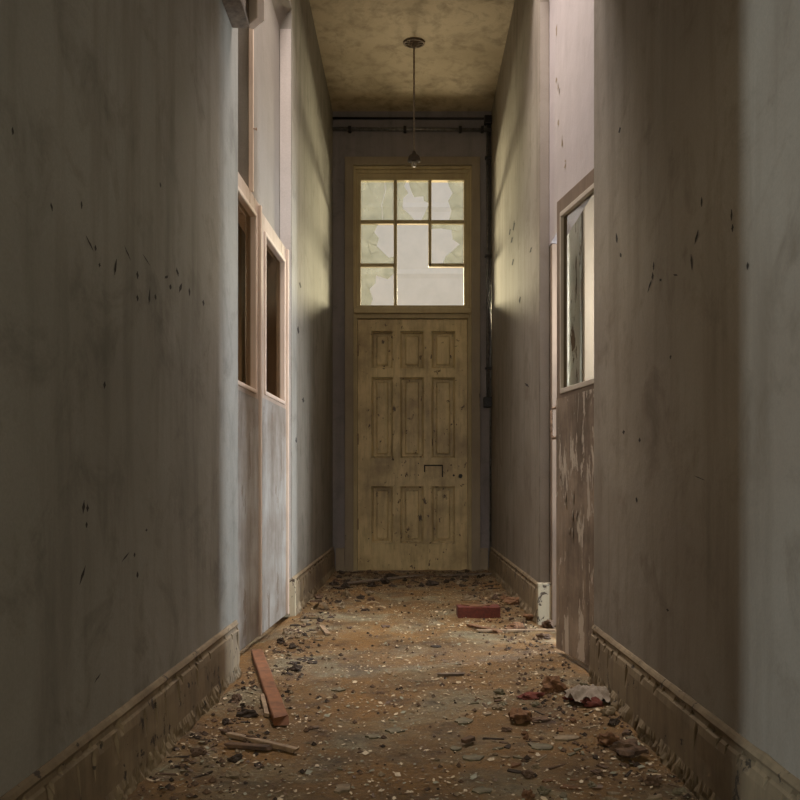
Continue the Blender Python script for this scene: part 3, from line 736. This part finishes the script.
# paint flakes: uncountable litter
bm = BM()
for k in range(15000):
    y = 1.4+5.1*R.random()**1.25; x = R.uniform(-.61,.61)
    dens = .45+.9*noise.noise(Vector((x*2.2, y*1.6, 3)))+.25
    if R.random() > dens: continue
    s = R.uniform(.0022,.0062)*(1 if R.random()<.88 else 1.9); a = R.uniform(0,6.28); z = fh(x,y)+.0015
    ca, sa = math.cos(a), math.sin(a); n = R.choice((4,5)); mi = R.choices((0,1,2),(5,3,3))[0]
    tilt = (R.uniform(-.35,.35), R.uniform(-.35,.35)); vs = []
    asp = R.uniform(.35,1)
    for i in range(n):
        t = 2*math.pi*i/n+R.uniform(-.35,.35); u, v = s*math.cos(t), s*asp*math.sin(t)
        vs.append(bm.verts.new((x+u*ca-v*sa, y+u*sa+v*ca, z+.003+u*tilt[0]+v*tilt[1])))
    f = bm.faces.new(vs); f.material_index = mi
o = obj('paint_flakes', bm, [M['flakeL'], M['flakeG'], M['flakeB']], kind='stuff'); tag(o, 'countless pale and greenish paint flakes littering the earth floor', 'paint flakes')
bm = BM()
for k in range(9000):
    y = 1.4+5.1*R.random()**1.2; x = R.uniform(-.62,.62)
    if abs(x) < .4 and R.random() < .8 and y < 5.6: continue
    s = .0016+.010*R.random()**3; c = Vector((x, y, fh(x,y)+s*.3))
    vs = [bm.verts.new(c+Vector(d)*s*R.uniform(.6,1.2)) for d in ((1,0,0),(0,1,0),(-1,0,0),(0,-1,0),(0,0,.8),(0,0,-.6))]
    mi = R.choices((0,1,2),(3,6,1.2))[0]
    for (i,j) in ((0,1),(1,2),(2,3),(3,0)):
        f = bm.faces.new([vs[i],vs[j],vs[4]]); f.material_index = mi; f = bm.faces.new([vs[j],vs[i],vs[5]]); f.material_index = mi
o = obj('grit', bm, [M['chunkd'], M['chunkb'], M['chunkp']], kind='stuff'); tag(o, 'fine dark grit and crumbs over the floor edges', 'grit')
# ------------------------------------------------------------------ light
def area(name, loc, target, size, energy, col, sy=None, spread=180):
    l = bpy.data.lights.new(name, 'AREA'); l.energy = energy; l.color = col; l.size = size
    if sy: l.shape = 'RECTANGLE'; l.size_y = sy
    l.spread = math.radians(spread)
    o = bpy.data.objects.new(name, l); C.objects.link(o); o.location = loc
    o.rotation_euler = (Vector(target)-Vector(loc)).to_track_quat('-Z', 'Y').to_euler(); return o
area('sky_light_left', (-1.62, 9.6, 2.9), (.1, D, 2.6), 1.4, 290, (1,.88,.56), sy=.32)  # area lamp added outside for sky light through the transom onto the right wall
area('sky_light_right', (1.62, 9.6, 2.9), (-.1, D, 2.6), 1.4, 290, (1,.88,.56), sy=.32)  # matching added lamp outside, sky light for the left wall
area('ground_bounce', (0, 7.75, 1.45), (0, 6.1, 3.3), .7, 50, (1,.84,.60))  # area lamp added outside below the transom, ground bounce for the ceiling
area('right_room_assumed_lamp_far', (2.9, 4.42, .95), (-.65, 2.9, .7), .18, 120, (.78,.88,1), sy=.9)  # assumed area lamp, no window built; lights the left wall's near edge
area('right_room_assumed_lamp_near', (2.9, 3.25, 1.0), (-.65, 4.2, .8), .2, 120, (.80,.89,1), sy=.9)  # second assumed area lamp in the windowless right room, for the far-left jamb band
area('left_room_fill', (-2.2, 5.7, 2.0), (-1.6, 4.0, 1.2), .8, 90, (1,.82,.6))  # added fill lamp, lifts the dark room behind the left door glass
area('right_room_fill', (1.75, 3.3, 1.9), (.80, 4.06, 1.5), .3, 8, (.95,.97,1), spread=70)  # added fill lamp, brightens the frame lining behind the right glass
area('overhead_fill', (0, 3.58, 4.65), (0, 3.58, 0), 1.1, 66, (1,.89,.84), spread=110)  # added overhead fill lamp for the over-door panels, doors and mid floor
area('near_room_assumed_lamp', (-2.9, .35, 1.6), (.65, .9, 1.5), .12, 52, (.82,.94,1), sy=1.5)  # assumed lamp, room has no window; narrow for a sharp band on right wall
area('fill_behind', (.42, -1.95, 1.4), (0, 4, 1.1), .45, 32, (1,.93,.78), sy=1.1)  # added fill lamp behind the camera, ambient level for the near walls
w = bpy.data.worlds.new('overcast'); bpy.context.scene.world = w; w.use_nodes = True
w.node_tree.nodes['Background'].inputs[0].default_value = (.95,.97,1,1); w.node_tree.nodes['Background'].inputs[1].default_value = 1.0
# ------------------------------------------------------------------ camera
cd = bpy.data.cameras.new('camera'); cam = bpy.data.objects.new('camera', cd); C.objects.link(cam)
cam.location = (0,0,EYE); cam.rotation_euler = (math.radians(90),0,0)
cd.sensor_width = 36; cd.lens = 36; cd.shift_x = -(CX-400)/800; cd.shift_y = (CY-400)/800; cd.clip_start = .02
sc = bpy.context.scene; sc.camera = cam
sc.view_settings.view_transform = 'Standard'; sc.view_settings.look = 'None'; sc.view_settings.exposure = 0; sc.view_settings.gamma = 1
